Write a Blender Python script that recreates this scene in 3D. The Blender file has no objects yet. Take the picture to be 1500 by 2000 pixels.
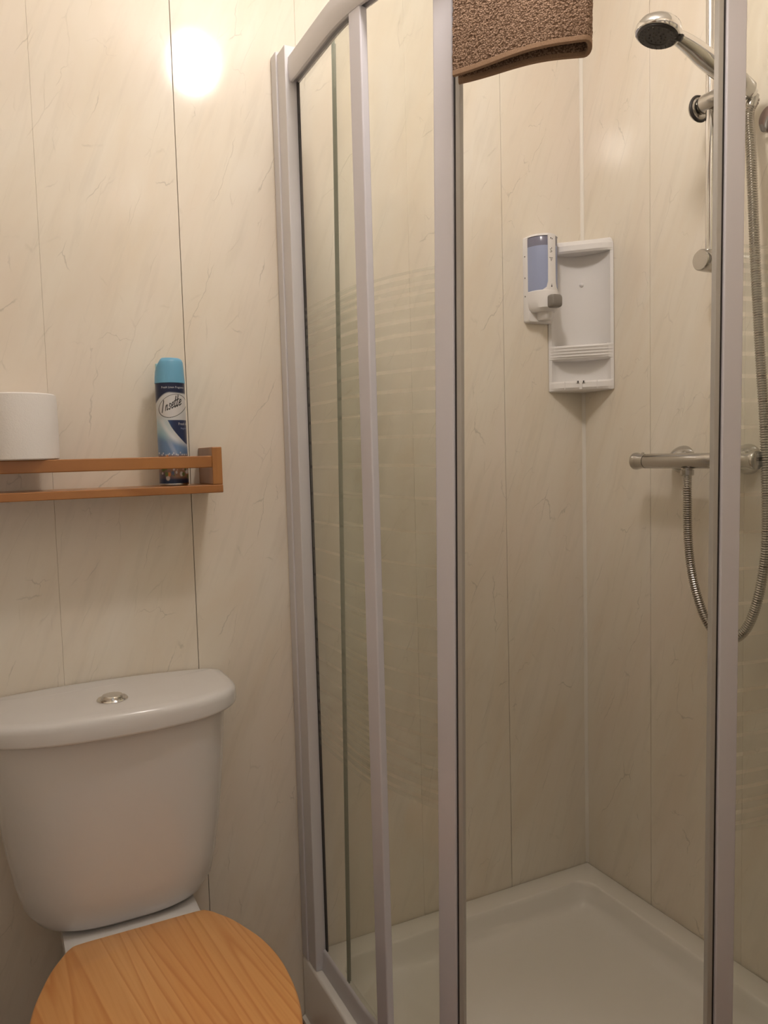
import bpy, bmesh, math, random
import numpy as np
from mathutils import Vector, Matrix, noise
random.seed(4)
C = bpy.context.scene.collection
sc = bpy.context.scene
PI = math.pi

# ---------------------------------------------------------------- camera, world, exposure
CAM = Vector((-1.3412, -1.5593, 1.2314))
yaw, pitch, roll, fpx = 0.4595, -0.0733, -0.0269, 1534.3
F = Vector((math.sin(yaw)*math.cos(pitch), math.cos(yaw)*math.cos(pitch), math.sin(pitch)))
R0 = Vector((math.cos(yaw), -math.sin(yaw), 0)); U0 = R0.cross(F)
Rv = R0*math.cos(roll) + U0*math.sin(roll); Uv = U0*math.cos(roll) - R0*math.sin(roll)
cd = bpy.data.cameras.new('camera'); cam = bpy.data.objects.new('camera', cd); C.objects.link(cam)
M = Matrix(((Rv.x, Uv.x, -F.x), (Rv.y, Uv.y, -F.y), (Rv.z, Uv.z, -F.z))).to_4x4()
M.translation = CAM
cam.matrix_world = M
cd.sensor_fit = 'HORIZONTAL'; cd.sensor_width = 36.0; cd.lens = fpx/1500*36.0
cd.clip_start = 0.01
sc.camera = cam
w = bpy.data.worlds.new('world'); sc.world = w; w.use_nodes = True
w.node_tree.nodes['Background'].inputs[0].default_value = (1.0, 0.90, 0.80, 1)
w.node_tree.nodes['Background'].inputs[1].default_value = 0.5
sc.view_settings.view_transform = 'Standard'; sc.view_settings.look = 'None'
sc.view_settings.gamma = 1.0; sc.view_settings.use_curve_mapping = False
sc.view_settings.exposure = 0.0
LAMP = (-0.773, -0.710, 2.332); LAMP_STRENGTH = 106.0; LAMP_COL = (1.0, 0.915, 0.85, 1)

# ---------------------------------------------------------------- materials
def mat(name, col=(.8, .8, .8), rough=.5, metal=0., coat=0., spec=.5, trans=0., sss=0.):
    m = bpy.data.materials.new(name); m.use_nodes = True
    b = m.node_tree.nodes['Principled BSDF']
    b.inputs['Base Color'].default_value = (*col, 1); b.inputs['Roughness'].default_value = rough
    b.inputs['Metallic'].default_value = metal; b.inputs['Coat Weight'].default_value = coat
    b.inputs['Coat Roughness'].default_value = .05
    b.inputs['Specular IOR Level'].default_value = spec
    b.inputs['Transmission Weight'].default_value = trans
    return m
def nt(m): return m.node_tree.nodes, m.node_tree.links, m.node_tree.nodes['Principled BSDF']
def mth(N, L, op, a, b=None, c=None):
    n = N.new('ShaderNodeMath'); n.operation = op
    for i, v in enumerate((a, b, c)):
        if v is None: continue
        if isinstance(v, (int, float)): n.inputs[i].default_value = v
        else: L.new(v, n.inputs[i])
    return n.outputs[0]
def mixc(N, L, fac, a, b, mode='MIX'):
    n = N.new('ShaderNodeMix'); n.data_type = 'RGBA'; n.blend_type = mode
    for s, v in ((n.inputs[0], fac), (n.inputs[6], a), (n.inputs[7], b)):
        if isinstance(v, (int, float)): s.default_value = v
        elif isinstance(v, tuple): s.default_value = (*v, 1) if len(v) == 3 else v
        else: L.new(v, s)
    return n.outputs[2]
def ntex(N, L, vec, scale, detail=3, rough=.5, dist=0.):
    n = N.new('ShaderNodeTexNoise'); n.inputs['Scale'].default_value = scale
    n.inputs['Detail'].default_value = detail; n.inputs['Roughness'].default_value = rough
    n.inputs['Distortion'].default_value = dist
    if vec is not None: L.new(vec, n.inputs['Vector'])
    return n
def ramp(N, L, fac, stops):
    n = N.new('ShaderNodeValToRGB'); r = n.color_ramp
    while len(r.elements) < len(stops): r.elements.new(.5)
    for e, (p, c) in zip(r.elements, stops):
        e.position = p; e.color = (*c, 1) if len(c) == 3 else c
    L.new(fac, n.inputs[0]); return n.outputs[0]

def wall_material():
    m = mat('marbled_panel', (.77, .70, .60), .11); N, L, b = nt(m)
    tc = N.new('ShaderNodeTexCoord'); sp = N.new('ShaderNodeSeparateXYZ'); L.new(tc.outputs['Object'], sp.inputs[0])
    u = mth(N, L, 'SUBTRACT', sp.outputs[0], sp.outputs[1])
    # along-grain axis leans to the right going up
    a = math.radians(20)
    gu = mth(N, L, 'SUBTRACT', mth(N, L, 'MULTIPLY', u, math.cos(a)), mth(N, L, 'MULTIPLY', sp.outputs[2], math.sin(a)))
    gv = mth(N, L, 'ADD', mth(N, L, 'MULTIPLY', u, math.sin(a)), mth(N, L, 'MULTIPLY', sp.outputs[2], math.cos(a)))
    def vec(su, sv, off=0.):
        c = N.new('ShaderNodeCombineXYZ'); L.new(mth(N, L, 'MULTIPLY', gu, su), c.inputs[0])
        L.new(mth(N, L, 'MULTIPLY', gv, sv), c.inputs[1]); c.inputs[2].default_value = off; return c.outputs[0]
    n1 = ntex(N, L, vec(9, 2.6), 1.0, 4, .55, .4)
    base = ramp(N, L, n1.outputs[0], [(.30, (.80, .715, .590)), (.5, (.83, .765, .655)), (.72, (.855, .805, .71))])
    n2 = ntex(N, L, vec(5, 1.8, 3.), 1.0, 3, .5, .2)
    base = mixc(N, L, mth(N, L, 'MULTIPLY', ramp(N, L, n2.outputs[0], [(.45, (0, 0, 0)), (.7, (1, 1, 1))]), .45), base, (.855, .75, .66))
    n3 = ntex(N, L, vec(48, 5, 7.), 1.0, 3, .6, .3)
    base = mixc(N, L, mth(N, L, 'MULTIPLY', ramp(N, L, n3.outputs[0], [(.52, (0, 0, 0)), (.72, (1, 1, 1))]), .24), base, (.64, .59, .50))
    # thin crack-like veins
    def veins(su, sv, off, width, mlo, mhi, strength, col, base, wv):
        wob = ntex(N, L, vec(14, 9, off), 1.0, 4, .6)
        v = N.new('ShaderNodeVectorMath'); v.operation = 'SCALE'; L.new(wob.outputs['Color'], v.inputs[0]); v.inputs['Scale'].default_value = wv
        ad = N.new('ShaderNodeVectorMath'); ad.operation = 'ADD'; L.new(vec(su, sv, off), ad.inputs[0]); L.new(v.outputs[0], ad.inputs[1])
        vo = N.new('ShaderNodeTexVoronoi'); vo.feature = 'DISTANCE_TO_EDGE'; vo.voronoi_dimensions = '2D'
        vo.inputs['Scale'].default_value = 1.0; L.new(ad.outputs[0], vo.inputs['Vector'])
        ln = ramp(N, L, vo.outputs['Distance'], [(0, (1, 1, 1)), (width, (0, 0, 0))])
        mk = ntex(N, L, vec(su*1.3, sv*2.1, off+11), 1.0, 2, .5)
        mm = ramp(N, L, mk.outputs[0], [(mlo, (0, 0, 0)), (mhi, (1, 1, 1))])
        f = mth(N, L, 'MULTIPLY', mth(N, L, 'MULTIPLY', ln, mm), strength)
        return mixc(N, L, f, base, col)
    base = veins(12, 3.6, 0., .011, .54, .63, .45, (.38, .35, .28), base, .42)
    base = veins(20, 4.5, 5., .018, .52, .66, .28, (.46, .42, .33), base, .35)
    base = veins(8, 5., 9., .008, .58, .66, .42, (.38, .35, .28), base, .8)
    L.new(base, b.inputs['Base Color'])
    b.inputs['Specular IOR Level'].default_value = .55
    bn = ntex(N, L, vec(3, 2, 1.), 1.0, 2)
    bp = N.new('ShaderNodeBump'); bp.inputs['Strength'].default_value = .08; bp.inputs['Distance'].default_value = .02
    L.new(bn.outputs[0], bp.inputs['Height']); L.new(bp.outputs[0], b.inputs['Normal'])
    return m
def wood_material(name, cdark, cmid, clight, along, scale=1., rough=.3, seed=0., skew=.1, sa=1.6, sc2=6., nring=13.):
    m = mat(name, cmid, rough, coat=.25); N, L, b = nt(m)
    tc = N.new('ShaderNodeTexCoord'); sp = N.new('ShaderNodeSeparateXYZ'); L.new(tc.outputs['Object'], sp.inputs[0])
    i = 'XYZ'.index(along); o = [k for k in range(3) if k != i]
    al = sp.outputs[i]; ac = sp.outputs[o[0]]; a2 = sp.outputs[o[1]]
    ac = mth(N, L, 'ADD', ac, mth(N, L, 'MULTIPLY', al, skew))
    def vec(sa, sc_, off):
        c = N.new('ShaderNodeCombineXYZ'); L.new(mth(N, L, 'MULTIPLY', ac, sc_*scale), c.inputs[0])
        L.new(mth(N, L, 'MULTIPLY', al, sa*scale), c.inputs[1]); L.new(mth(N, L, 'ADD', mth(N, L, 'MULTIPLY', a2, 4.), off), c.inputs[2]); return c.outputs[0]
    big = ntex(N, L, vec(sa, sc2, seed), 1.0, 2, .45, .25)
    rings = mth(N, L, 'FRACT', mth(N, L, 'MULTIPLY', big.outputs[0], nring))
    r1 = ramp(N, L, rings, [(0, (0, 0, 0)), (.62, (.25, .25, .25)), (.88, (1, 1, 1)), (1., (0, 0, 0))])
    fine = ntex(N, L, vec(6, 190, seed+2), 1.0, 4, .6)
    broad = ntex(N, L, vec(1.2, 9, seed+9), 1.0, 2, .5, .3)
    c = mixc(N, L, ramp(N, L, broad.outputs[0], [(.35, (0, 0, 0)), (.65, (1, 1, 1))]), cmid, clight)
    c = mixc(N, L, mth(N, L, 'MULTIPLY', r1, .75), c, cdark)
    c = mixc(N, L, mth(N, L, 'MULTIPLY', ramp(N, L, fine.outputs[0], [(.45, (0, 0, 0)), (.7, (1, 1, 1))]), .3), c, cdark)
    L.new(c, b.inputs['Base Color'])
    return m
def glass_material(name, tint, frost=0., fcol=(.8, .8, .7)):
    m = bpy.data.materials.new(name); m.use_nodes = True; N = m.node_tree.nodes; L = m.node_tree.links
    N.clear(); out = N.new('ShaderNodeOutputMaterial')
    tr = N.new('ShaderNodeBsdfTransparent'); tr.inputs[0].default_value = (*tint, 1)
    gl = N.new('ShaderNodeBsdfGlossy'); gl.inputs['Roughness'].default_value = .03
    lw = N.new('ShaderNodeLayerWeight'); lw.inputs[0].default_value = .5
    fr = N.new('ShaderNodeMath'); fr.operation = 'MULTIPLY_ADD'; fr.inputs[1].default_value = .45; fr.inputs[2].default_value = .025
    pw = N.new('ShaderNodeMath'); pw.operation = 'POWER'; pw.inputs[1].default_value = 5.; L.new(lw.outputs['Facing'], pw.inputs[0]); L.new(pw.outputs[0], fr.inputs[0])
    src = tr.outputs[0]
    if frost:
        tl = N.new('ShaderNodeBsdfTranslucent'); tl.inputs[0].default_value = (*fcol, 1)
        df = N.new('ShaderNodeBsdfDiffuse'); df.inputs[0].default_value = (*fcol, 1)
        mm = N.new('ShaderNodeMixShader'); L.new(tl.outputs[0], mm.inputs[1]); L.new(df.outputs[0], mm.inputs[2])
        m2 = N.new('ShaderNodeMixShader'); m2.inputs[0].default_value = frost
        L.new(tr.outputs[0], m2.inputs[1]); L.new(mm.outputs[0], m2.inputs[2]); src = m2.outputs[0]
    mx = N.new('ShaderNodeMixShader'); L.new(fr.outputs[0], mx.inputs[0]); L.new(src, mx.inputs[1]); L.new(gl.outputs[0], mx.inputs[2])
    L.new(mx.outputs[0], out.inputs[0]); return m

MW = wall_material()
M_back = mat('joint_backing', (.13, .10, .075), .8)
M_ceil = mat('ceiling_paint', (.88, .86, .82), .6)
M_ceramic = mat('white_ceramic', (.75, .74, .735), .2, coat=.15)
M_tray = mat('tray_acrylic', (.92, .895, .845), .22, coat=.2)
M_plastic = mat('white_plastic', (.84, .82, .81), .32)
M_alu = mat('satin_aluminium', (.70, .69, .755), .40, metal=.1)
M_alu2 = mat('white_silver_profile', (.70, .69, .72), .42, metal=.05)
M_alud = mat('rubber_and_gap_shade', (.035, .03, .03), .7)  # dark gasket rubber, also the painted shade in the door gap
M_seal = mat('clear_seal_strip', (.46, .44, .41), .25)
M_chrome = mat('chrome', (.72, .71, .69), .09, metal=1.)
M_satin = mat('satin_chrome', (.54, .525, .50), .19, metal=1.)
M_hose = mat('steel_hose', (.50, .475, .44), .22, metal=1.)
M_dark = mat('dark_nozzle_rubber', (.035, .03, .027), .45)
M_grey = mat('grey_button_plastic', (.22, .20, .18), .35)
M_sealant = mat('white_sealant', (.82, .775, .70), .4)
M_glass = glass_material('clear_glass', (.972, .978, .962))
M_frost = glass_material('frosted_glass_print', (.925, .94, .915), .16, (.74, .76, .70))
M_edge = mat('green_glass_edge', (.26, .28, .23), .2)
M_blue = mat('blue_tank_plastic', (.36, .42, .62), .25)
M_liq = mat('pale_blue_soap', (.33, .38, .56), .3)
M_smoke = mat('grey_tank_plastic', (.20, .20, .27), .2)
M_mark = mat('dark_print_and_gap_shade', (.05, .045, .045), .5)  # real print, and painted shade for the caddy slots and gap
M_pine = wood_material('varnished_pine', (.60, .235, .06), (.76, .37, .125), (.80, .44, .17), 'Y', 1., .3, 3., .12, .5, 9., 15.)
M_shelf = wood_material('honey_wood', (.30, .115, .030), (.41, .175, .048), (.46, .205, .060), 'X', 1.6, .35, 8., .02, .8, 4., 5.)
M_shelfz = wood_material('honey_wood_upright', (.28, .105, .028), (.38, .16, .045), (.42, .185, .055), 'Z', 1.6, .35, 5., .02, .8, 4., 5.)
M_floor = wood_material('brown_floor', (.16, .07, .03), (.28, .13, .055), (.34, .17, .08), 'Y', 1.0, .4, 1., .0)
M_mauve = mat('mauve_plastic', (.30, .20, .17), .5)
M_door = mat('white_door_paint', (.78, .75, .70), .4)

def roll_material():
    m = mat('toilet_tissue', (.86, .84, .82), .95, spec=.1); N, L, b = nt(m)
    tc = N.new('ShaderNodeTexCoord'); n = ntex(N, L, tc.outputs['Object'], 500, 2)
    n2 = ntex(N, L, tc.outputs['Object'], 90, 3)
    bp = N.new('ShaderNodeBump'); bp.inputs['Strength'].default_value = .35; bp.inputs['Distance'].default_value = .001
    L.new(mth(N, L, 'ADD', n.outputs[0], n2.outputs[0]), bp.inputs['Height']); L.new(bp.outputs[0], b.inputs['Normal']); return m
M_roll = roll_material()
M_card = mat('cardboard_core', (.45, .36, .26), .9)
def towel_material(name, dark, light, hem=False):
    m = mat(name, light, .95, spec=.15); N, L, b = nt(m)
    tc = N.new('ShaderNodeTexCoord')
    if hem:
        n = ntex(N, L, tc.outputs['Object'], 700, 2); f = n.outputs[0]
    else:
        vo = N.new('ShaderNodeTexVoronoi'); vo.inputs['Scale'].default_value = 420; L.new(tc.outputs['Object'], vo.inputs['Vector'])
        n = ntex(N, L, tc.outputs['Object'], 260, 3, .6)
        f = mth(N, L, 'ADD', mth(N, L, 'MULTIPLY', mth(N, L, 'SUBTRACT', .6, vo.outputs['Distance']), .8), mth(N, L, 'MULTIPLY', n.outputs[0], .6))
    c = ramp(N, L, f, [(.25, dark), (.75, light)])
    L.new(c, b.inputs['Base Color'])
    bp = N.new('ShaderNodeBump'); bp.inputs['Strength'].default_value = .9 if not hem else .4
    bp.inputs['Distance'].default_value = .002 if not hem else .0006
    L.new(f, bp.inputs['Height']); L.new(bp.outputs[0], b.inputs['Normal'])
    b.inputs['Sheen Weight'].default_value = .3; b.inputs['Sheen Tint'].default_value = (.8, .6, .45, 1)
    return m
M_towel = towel_material('brown_terry', (.14, .083, .052), (.47, .325, .24))
M_hem = towel_material('brown_hem', (.26, .165, .105), (.34, .225, .15), True)

# ---------------------------------------------------------------- helpers
def base_of(parent):
    v = Vector((0, 0, 0)); p = parent
    while p is not None: v += p.location; p = p.parent
    return v
def obj(name, bm, m, parent=None, smooth=None, bevel=None, subsurf=0, keep=False):
    """link a bmesh (world coordinates) as one object; verts are moved into the parent's frame"""
    me = bpy.data.meshes.new(name)
    if parent is not None:
        bmesh.ops.translate(bm, verts=bm.verts, vec=-base_of(parent))
    bmesh.ops.recalc_face_normals(bm, faces=bm.faces) if not keep else None
    bm.to_mesh(me); bm.free()
    for mm in (m if isinstance(m, (list, tuple)) else [m]): me.materials.append(mm)
    o = bpy.data.objects.new(name, me); C.objects.link(o); o.parent = parent
    if smooth is not None:
        me.shade_smooth(); me.set_sharp_from_angle(angle=math.radians(smooth))
    if bevel:
        b = o.modifiers.new('bevel', 'BEVEL'); b.width = bevel; b.segments = 2; b.limit_method = 'ANGLE'; b.angle_limit = math.radians(40); b.harden_normals = smooth is not None
    if subsurf:
        s = o.modifiers.new('sub', 'SUBSURF'); s.levels = subsurf; s.render_levels = subsurf
    return o
def tag(o, label=None, cat=None, group=None, kind=None):
    if label: o['label'] = label
    if cat: o['category'] = cat
    if group: o['group'] = group
    if kind: o['kind'] = kind
    return o
def thing(name, label, cat, loc, group=None):
    o = bpy.data.objects.new(name, None); C.objects.link(o); o.location = loc; o.empty_display_size = .05
    return tag(o, label, cat, group)
def box(bm, a, b, mi=0):
    vs = [bm.verts.new((x, y, z)) for x in (a[0], b[0]) for y in (a[1], b[1]) for z in (a[2], b[2])]
    for q in ((0, 1, 3, 2), (4, 6, 7, 5), (0, 4, 5, 1), (2, 3, 7, 6), (0, 2, 6, 4), (1, 5, 7, 3)):
        f = bm.faces.new([vs[i] for i in q]); f.material_index = mi
    return vs
def prism(bm, poly, z0, z1, f=lambda x, y, z: (x, y, z)):
    a = [bm.verts.new(f(x, y, z0)) for x, y in poly]; b = [bm.verts.new(f(x, y, z1)) for x, y in poly]
    n = len(poly); bm.faces.new(a[::-1]); bm.faces.new(b)
    for i in range(n): bm.faces.new((a[i], a[(i+1) % n], b[(i+1) % n], b[i]))
def loft(bm, rings, cap0=True, cap1=True, closed=True):
    vr = [[bm.verts.new(p) for p in r] for r in rings]; n = len(vr[0])
    for a, b in zip(vr, vr[1:]):
        for i in range(n if closed else n-1): bm.faces.new((a[i], a[(i+1) % n], b[(i+1) % n], b[i]))
    if cap0: bm.faces.new(vr[0][::-1])
    if cap1: bm.faces.new(vr[-1])
    return vr
def frame_for(d):
    d = Vector(d).normalized(); u = Vector((0, 0, 1)) if abs(d.z) < .9 else Vector((1, 0, 0))
    x = d.cross(u).normalized(); y = d.cross(x).normalized(); return d, x, y
def lathe(bm, origin, axis, prof, seg=32, cap=True):
    d, x, y = frame_for(axis); o = Vector(origin); rings = []
    for h, r in prof:
        r = max(r, 1e-5)
        rings.append([o + d*h + (x*math.cos(2*PI*k/seg) + y*math.sin(2*PI*k/seg))*r for k in range(seg)])
    loft(bm, rings, cap, cap)
def tube(bm, pts, rad, seg=12, cap=True):
    pts = [Vector(p) for p in pts]; n = len(pts); rings = []; up = None
    for i, p in enumerate(pts):
        t = (pts[min(i+1, n-1)] - pts[max(i-1, 0)]).normalized()
        if up is None: _, x, y = frame_for(t)
        else:
            x = (up - t*up.dot(t)).normalized(); y = t.cross(x)
        up = x; r = rad[i] if isinstance(rad, (list, tuple)) else rad
        rings.append([p + (x*math.cos(2*PI*k/seg) + y*math.sin(2*PI*k/seg))*r for k in range(seg)])
    loft(bm, rings, cap, cap)
def catmull(pts, n=12):
    P = [Vector(p) for p in pts]; P = [P[0]*2-P[1]] + P + [P[-1]*2-P[-2]]; out = []
    for i in range(1, len(P)-2):
        for k in range(n):
            t = k/n; a, b, c, d = P[i-1], P[i], P[i+1], P[i+2]
            out.append(.5*((2*b)+(c-a)*t+(2*a-5*b+4*c-d)*t*t+(3*b-a-3*c+d)*t*t*t))
    out.append(P[-2]); return out
NB = bmesh.new
def text_geo(s, size, shear=0.):
    cu = bpy.data.curves.new('t', 'FONT'); cu.body = s; cu.size = size; cu.shear = shear; cu.resolution_u = 3
    o = bpy.data.objects.new('t', cu); C.objects.link(o)
    dg = bpy.context.evaluated_depsgraph_get(); me = o.evaluated_get(dg).to_mesh()
    vs = [tuple(v.co) for v in me.vertices]; fs = [tuple(p.vertices) for p in me.polygons]
    o.evaluated_get(dg).to_mesh_clear(); bpy.data.objects.remove(o); bpy.data.curves.remove(cu)
    return vs, fs

# ---------------------------------------------------------------- room shell
ZC = 2.42; XL = -1.55; YF = -1.30
def panel_wall(name, along, fixed, sgn, a0, a1, joints, z0=0., z1=ZC):
    """a wall of upright cladding panels over a dark backing. along: 0 runs in x, 1 runs in y; sgn: outward direction of the backing"""
    def P(a, d, z): return (a, fixed + sgn*d, z) if along == 0 else (fixed + sgn*d, a, z)
    bm = NB(); p, q = P(a0, .0075, z0), P(a1, .06, z1)
    box(bm, [min(p[i], q[i]) for i in range(3)], [max(p[i], q[i]) for i in range(3)])
    wl = tag(obj(name, bm, M_back), kind='structure')
    edges = [(a0, 0.)] + sorted(joints) + [(a1, 0.)]
    for (e0, g0), (e1, g1) in zip(edges, edges[1:]):
        x0 = e0 + g0/2; x1 = e1 - g1/2; c = .0003 if max(g0, g1) < .0006 else .0006
        prof = [(x0, .007), (x0, c), (x0+c, 0), (x1-c, 0), (x1, c), (x1, .007)]
        bm = NB(); A = [bm.verts.new(P(a, d, z0)) for a, d in prof]; B = [bm.verts.new(P(a, d, z1)) for a, d in prof]
        for i in range(6): bm.faces.new((A[i], A[(i+1) % 6], B[(i+1) % 6], B[i]))
        bm.faces.new(A); bm.faces.new(B)
        obj('panel', bm, MW, wl)
    return wl
panel_wall('wall_back', 0, 0., 1, XL, 0., [(-.2407, .0011), (-.4915, .00015), (-.742, .00015), (-.9935, .0011), (-1.2445, .00015), (-1.4955, .0006)])
panel_wall('wall_right', 1, 0., 1, YF, 0., [(-.2233, .0011), (-.474, .0003), (-.725, .0005), (-.9765, .001), (-1.2275, .0004), (-1.4785, .0004), (-1.7295, .0006)])
panel_wall('wall_left', 1, XL, -1, YF, 0., [(-.2505-.2505*k, .0006) for k in range(5)])
wf = panel_wall('wall_front', 0, YF, -1, -.93, 0., [(-.2505-.2505*k, .0006) for k in range(3)])
bm = NB(); box(bm, (XL-.06, -2.8, -.05), (.06, .06, 0)); tag(obj('floor', bm, M_floor), kind='structure')
bm = NB(); box(bm, (XL-.06, -2.8, ZC), (.06, .06, ZC+.05)); tag(obj('ceiling', bm, M_ceil), kind='structure')
# white sealant bead in the shower corner, and along the tray
bm = NB(); prism(bm, [(-.0003, -.0003), (-.0068, -.0003), (-.0040, -.0019), (-.0019, -.0040), (-.0003, -.0068)], .1502, ZC-.001)
tag(obj('trim_1', bm, M_sealant, smooth=50), kind='structure')
# doorway the photograph is taken through, with its door swung open into the hall
DXX = -1.53
bm = NB(); box(bm, (DXX, -1.99, .004), (DXX+.038, -1.412, 1.98)); dr = tag(obj('door_1', bm, M_door, bevel=.002), kind='structure')
for zz in ((.15, .9), (1.05, 1.85)):
    for yy in ((-1.93, -1.74), (-1.66, -1.47)):
        bm = NB(); box(bm, (DXX+.037, yy[0], zz[0]), (DXX+.044, yy[1], zz[1])); obj('door_panel', bm, M_door, dr, bevel=.004)
bm = NB(); lathe(bm, (DXX+.038, -1.94, 1.0), (1, 0, 0), [(0, .024), (.006, .024), (.01, .009), (.035, .009), (.04, .018), (.055, .022), (.062, .012)]); obj('door_knob', bm, M_chrome, dr, smooth=50)
bm = NB(); box(bm, (-1.55, -1.40, 2.02), (-.93, -1.30, ZC-.001)); box(bm, (-.9295, -1.40, .001), (-.885, -1.362, 2.06)); box(bm, (-1.55, -1.40, 2.0), (-.93, -1.30, 2.02)); box(bm, (-1.55, -1.40, .001), (-1.532, -1.3, 2.0))
tag(obj('trim_2', bm, M_door, bevel=.002), kind='structure')

# ---------------------------------------------------------------- ceiling lamp
lt = thing('ceiling_light', 'round white globe ceiling light above the shower doors', 'light', (LAMP[0], LAMP[1], ZC))
bm = NB(); lathe(bm, (LAMP[0], LAMP[1], ZC-.0005), (0, 0, -1), [(0, .06), (.012, .06), (.02, .05), (.03, .038), (.04, .035)]); obj('lamp_base', bm, M_plastic, lt, smooth=50)
M_lamp = bpy.data.materials.new('lamp_glow'); M_lamp.use_nodes = True; n_ = M_lamp.node_tree.nodes; n_.clear()
e_ = n_.new('ShaderNodeEmission'); e_.inputs[0].default_value = LAMP_COL; e_.inputs[1].default_value = LAMP_STRENGTH
o_ = n_.new('ShaderNodeOutputMaterial'); M_lamp.node_tree.links.new(e_.outputs[0], o_.inputs[0])
bm = NB(); bmesh.ops.create_uvsphere(bm, u_segments=24, v_segments=14, radius=.056); bmesh.ops.scale(bm, verts=bm.verts, vec=(1, 1, 1.12)); bmesh.ops.translate(bm, verts=bm.verts, vec=LAMP)
obj('globe', bm, M_lamp, lt, smooth=180)

# ---------------------------------------------------------------- shower tray
AC = (-.25, -.25)
def tray_ring(d, z, rc, arcR=.547):
    out = .797 - d; pts = []
    def fil(cx, cy, a0, a1, r, n=7): return [(cx+r*math.cos(math.radians(a0+(a1-a0)*k/n)), cy+r*math.sin(math.radians(a0+(a1-a0)*k/n)), z) for k in range(n+1)]
    di = max(d, .0008) if d < .01 else d
    pts += fil(-di-rc, -di-rc, 0, 90, rc, 10)
    pts += fil(-out+rc, -di-rc, 90, 180, rc)
    R_ = arcR - d
    pts += [(AC[0]-R_*math.cos(math.radians(t)), AC[1]-R_*math.sin(math.radians(t)), z) for t in np.linspace(0, 90, 31)]
    pts += fil(-di-rc, -out+rc, 270, 360, rc)
    return pts
bm = NB()
vr = loft(bm, [tray_ring(-.007, .001, .004), tray_ring(-.007, .010, .004), tray_ring(0, .014, .004), tray_ring(0, .143, .004), tray_ring(.0015, .148, .004), tray_ring(.005, .150, .004), tray_ring(.056, .150, .038), tray_ring(.0590, .149, .041), tray_ring(.061, .146, .043), tray_ring(.0625, .138, .044), tray_ring(.066, .110, .047), tray_ring(.071, .099, .052), tray_ring(.081, .091, .06), tray_ring(.097, .087, .074), tray_ring(.125, .085, .095), tray_ring(.19, .083, .13)], True, False)
c_ = bm.verts.new((-.37, -.37, .082)); l_ = vr[-1]
for i in range(len(l_)): bm.faces.new((l_[i], l_[(i+1) % len(l_)], c_))
tray = tag(obj('shower_tray', bm, M_tray, smooth=60), 'white quadrant shower tray with raised rim on the floor in the corner', 'shower tray')
bm = NB(); lathe(bm, (-.62, -.42, .0845), (0, 0, 1), [(0, .045), (.003, .044), (.006, .036), (.007, .01)]); obj('waste_cover', bm, M_chrome, tray, smooth=40)

# ---------------------------------------------------------------- enclosure
enc = thing('shower_enclosure', 'quadrant shower enclosure, silver framed glass with striped frosting and two curved sliding doors', 'shower enclosure', (-.5, -.5, .15))
def station(s):
    """s = ('y', y) straight left leg, ('a', deg) arc, ('x', x) straight right leg"""
    k, v = s
    if k == 'y': return Vector((AC[0], v, 0)), Vector((-1, 0, 0))
    if k == 'x': return Vector((v, AC[1], 0)), Vector((0, -1, 0))
    a = math.radians(v); return Vector((AC[0], AC[1], 0)), Vector((-math.cos(a), -math.sin(a), 0))
def sweep(bm, prof, sts):
    rings = []
    for s in sts:
        o, n = station(s); rings.append([o + n*r + Vector((0, 0, z)) for r, z in prof])
    loft(bm, rings)
def arcs(a0, a1, n): return [('a', a0 + (a1-a0)*k/n) for k in range(n+1)]
full = [('y', -.072), ('y', -.16)] + arcs(0, 90, 36) + [('x', -.16), ('x', -.072)]
bm = NB(); sweep(bm, [(.513, 1.958), (.513, 2.003), (.516, 2.006), (.531, 2.006), (.5365, 2.001), (.538, 1.985), (.5365, 1.962), (.533, 1.956), (.529, 1.955), (.529, 1.962), (.519, 1.962), (.519, 1.955)], full)
obj('top_rail', bm, M_alu2, enc, smooth=35)
bm = NB(); sweep(bm, [(.509, .1504), (.5300, .1504), (.5295, .160), (.5275, .172), (.5268, .188), (.5245, .1935), (.5215, .1945), (.5195, .190), (.519, .178), (.509, .172)], full)
obj('bottom_rail', bm, M_alu2, enc, smooth=50)
for side in (0, 1):
    sw = (lambda v: (v[1], v[0], v[2])) if side else (lambda v: v)
    # wall profile: channel at the wall and telescoping jamb
    bm = NB()
    for a, b in (((-.797, -.030, .1505), (-.762, -.0006, 2.030)), ((-.7935, -.073, .1505), (-.7655, -.026, 2.024))):
        a, b = sw(a), sw(b); box(bm, [min(a[i], b[i]) for i in range(3)], [max(a[i], b[i]) for i in range(3)])
    obj('wall_profile', bm, M_alu2, enc, bevel=.002)
    bm = NB(); a, b = sw((-.7705, -.0775, .19)), sw((-.7660, -.0731, 1.957)); box(bm, [min(a[i], b[i]) for i in range(3)], [max(a[i], b[i]) for i in range(3)])
    obj('glazing_gasket', bm, M_alud, enc)
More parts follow.
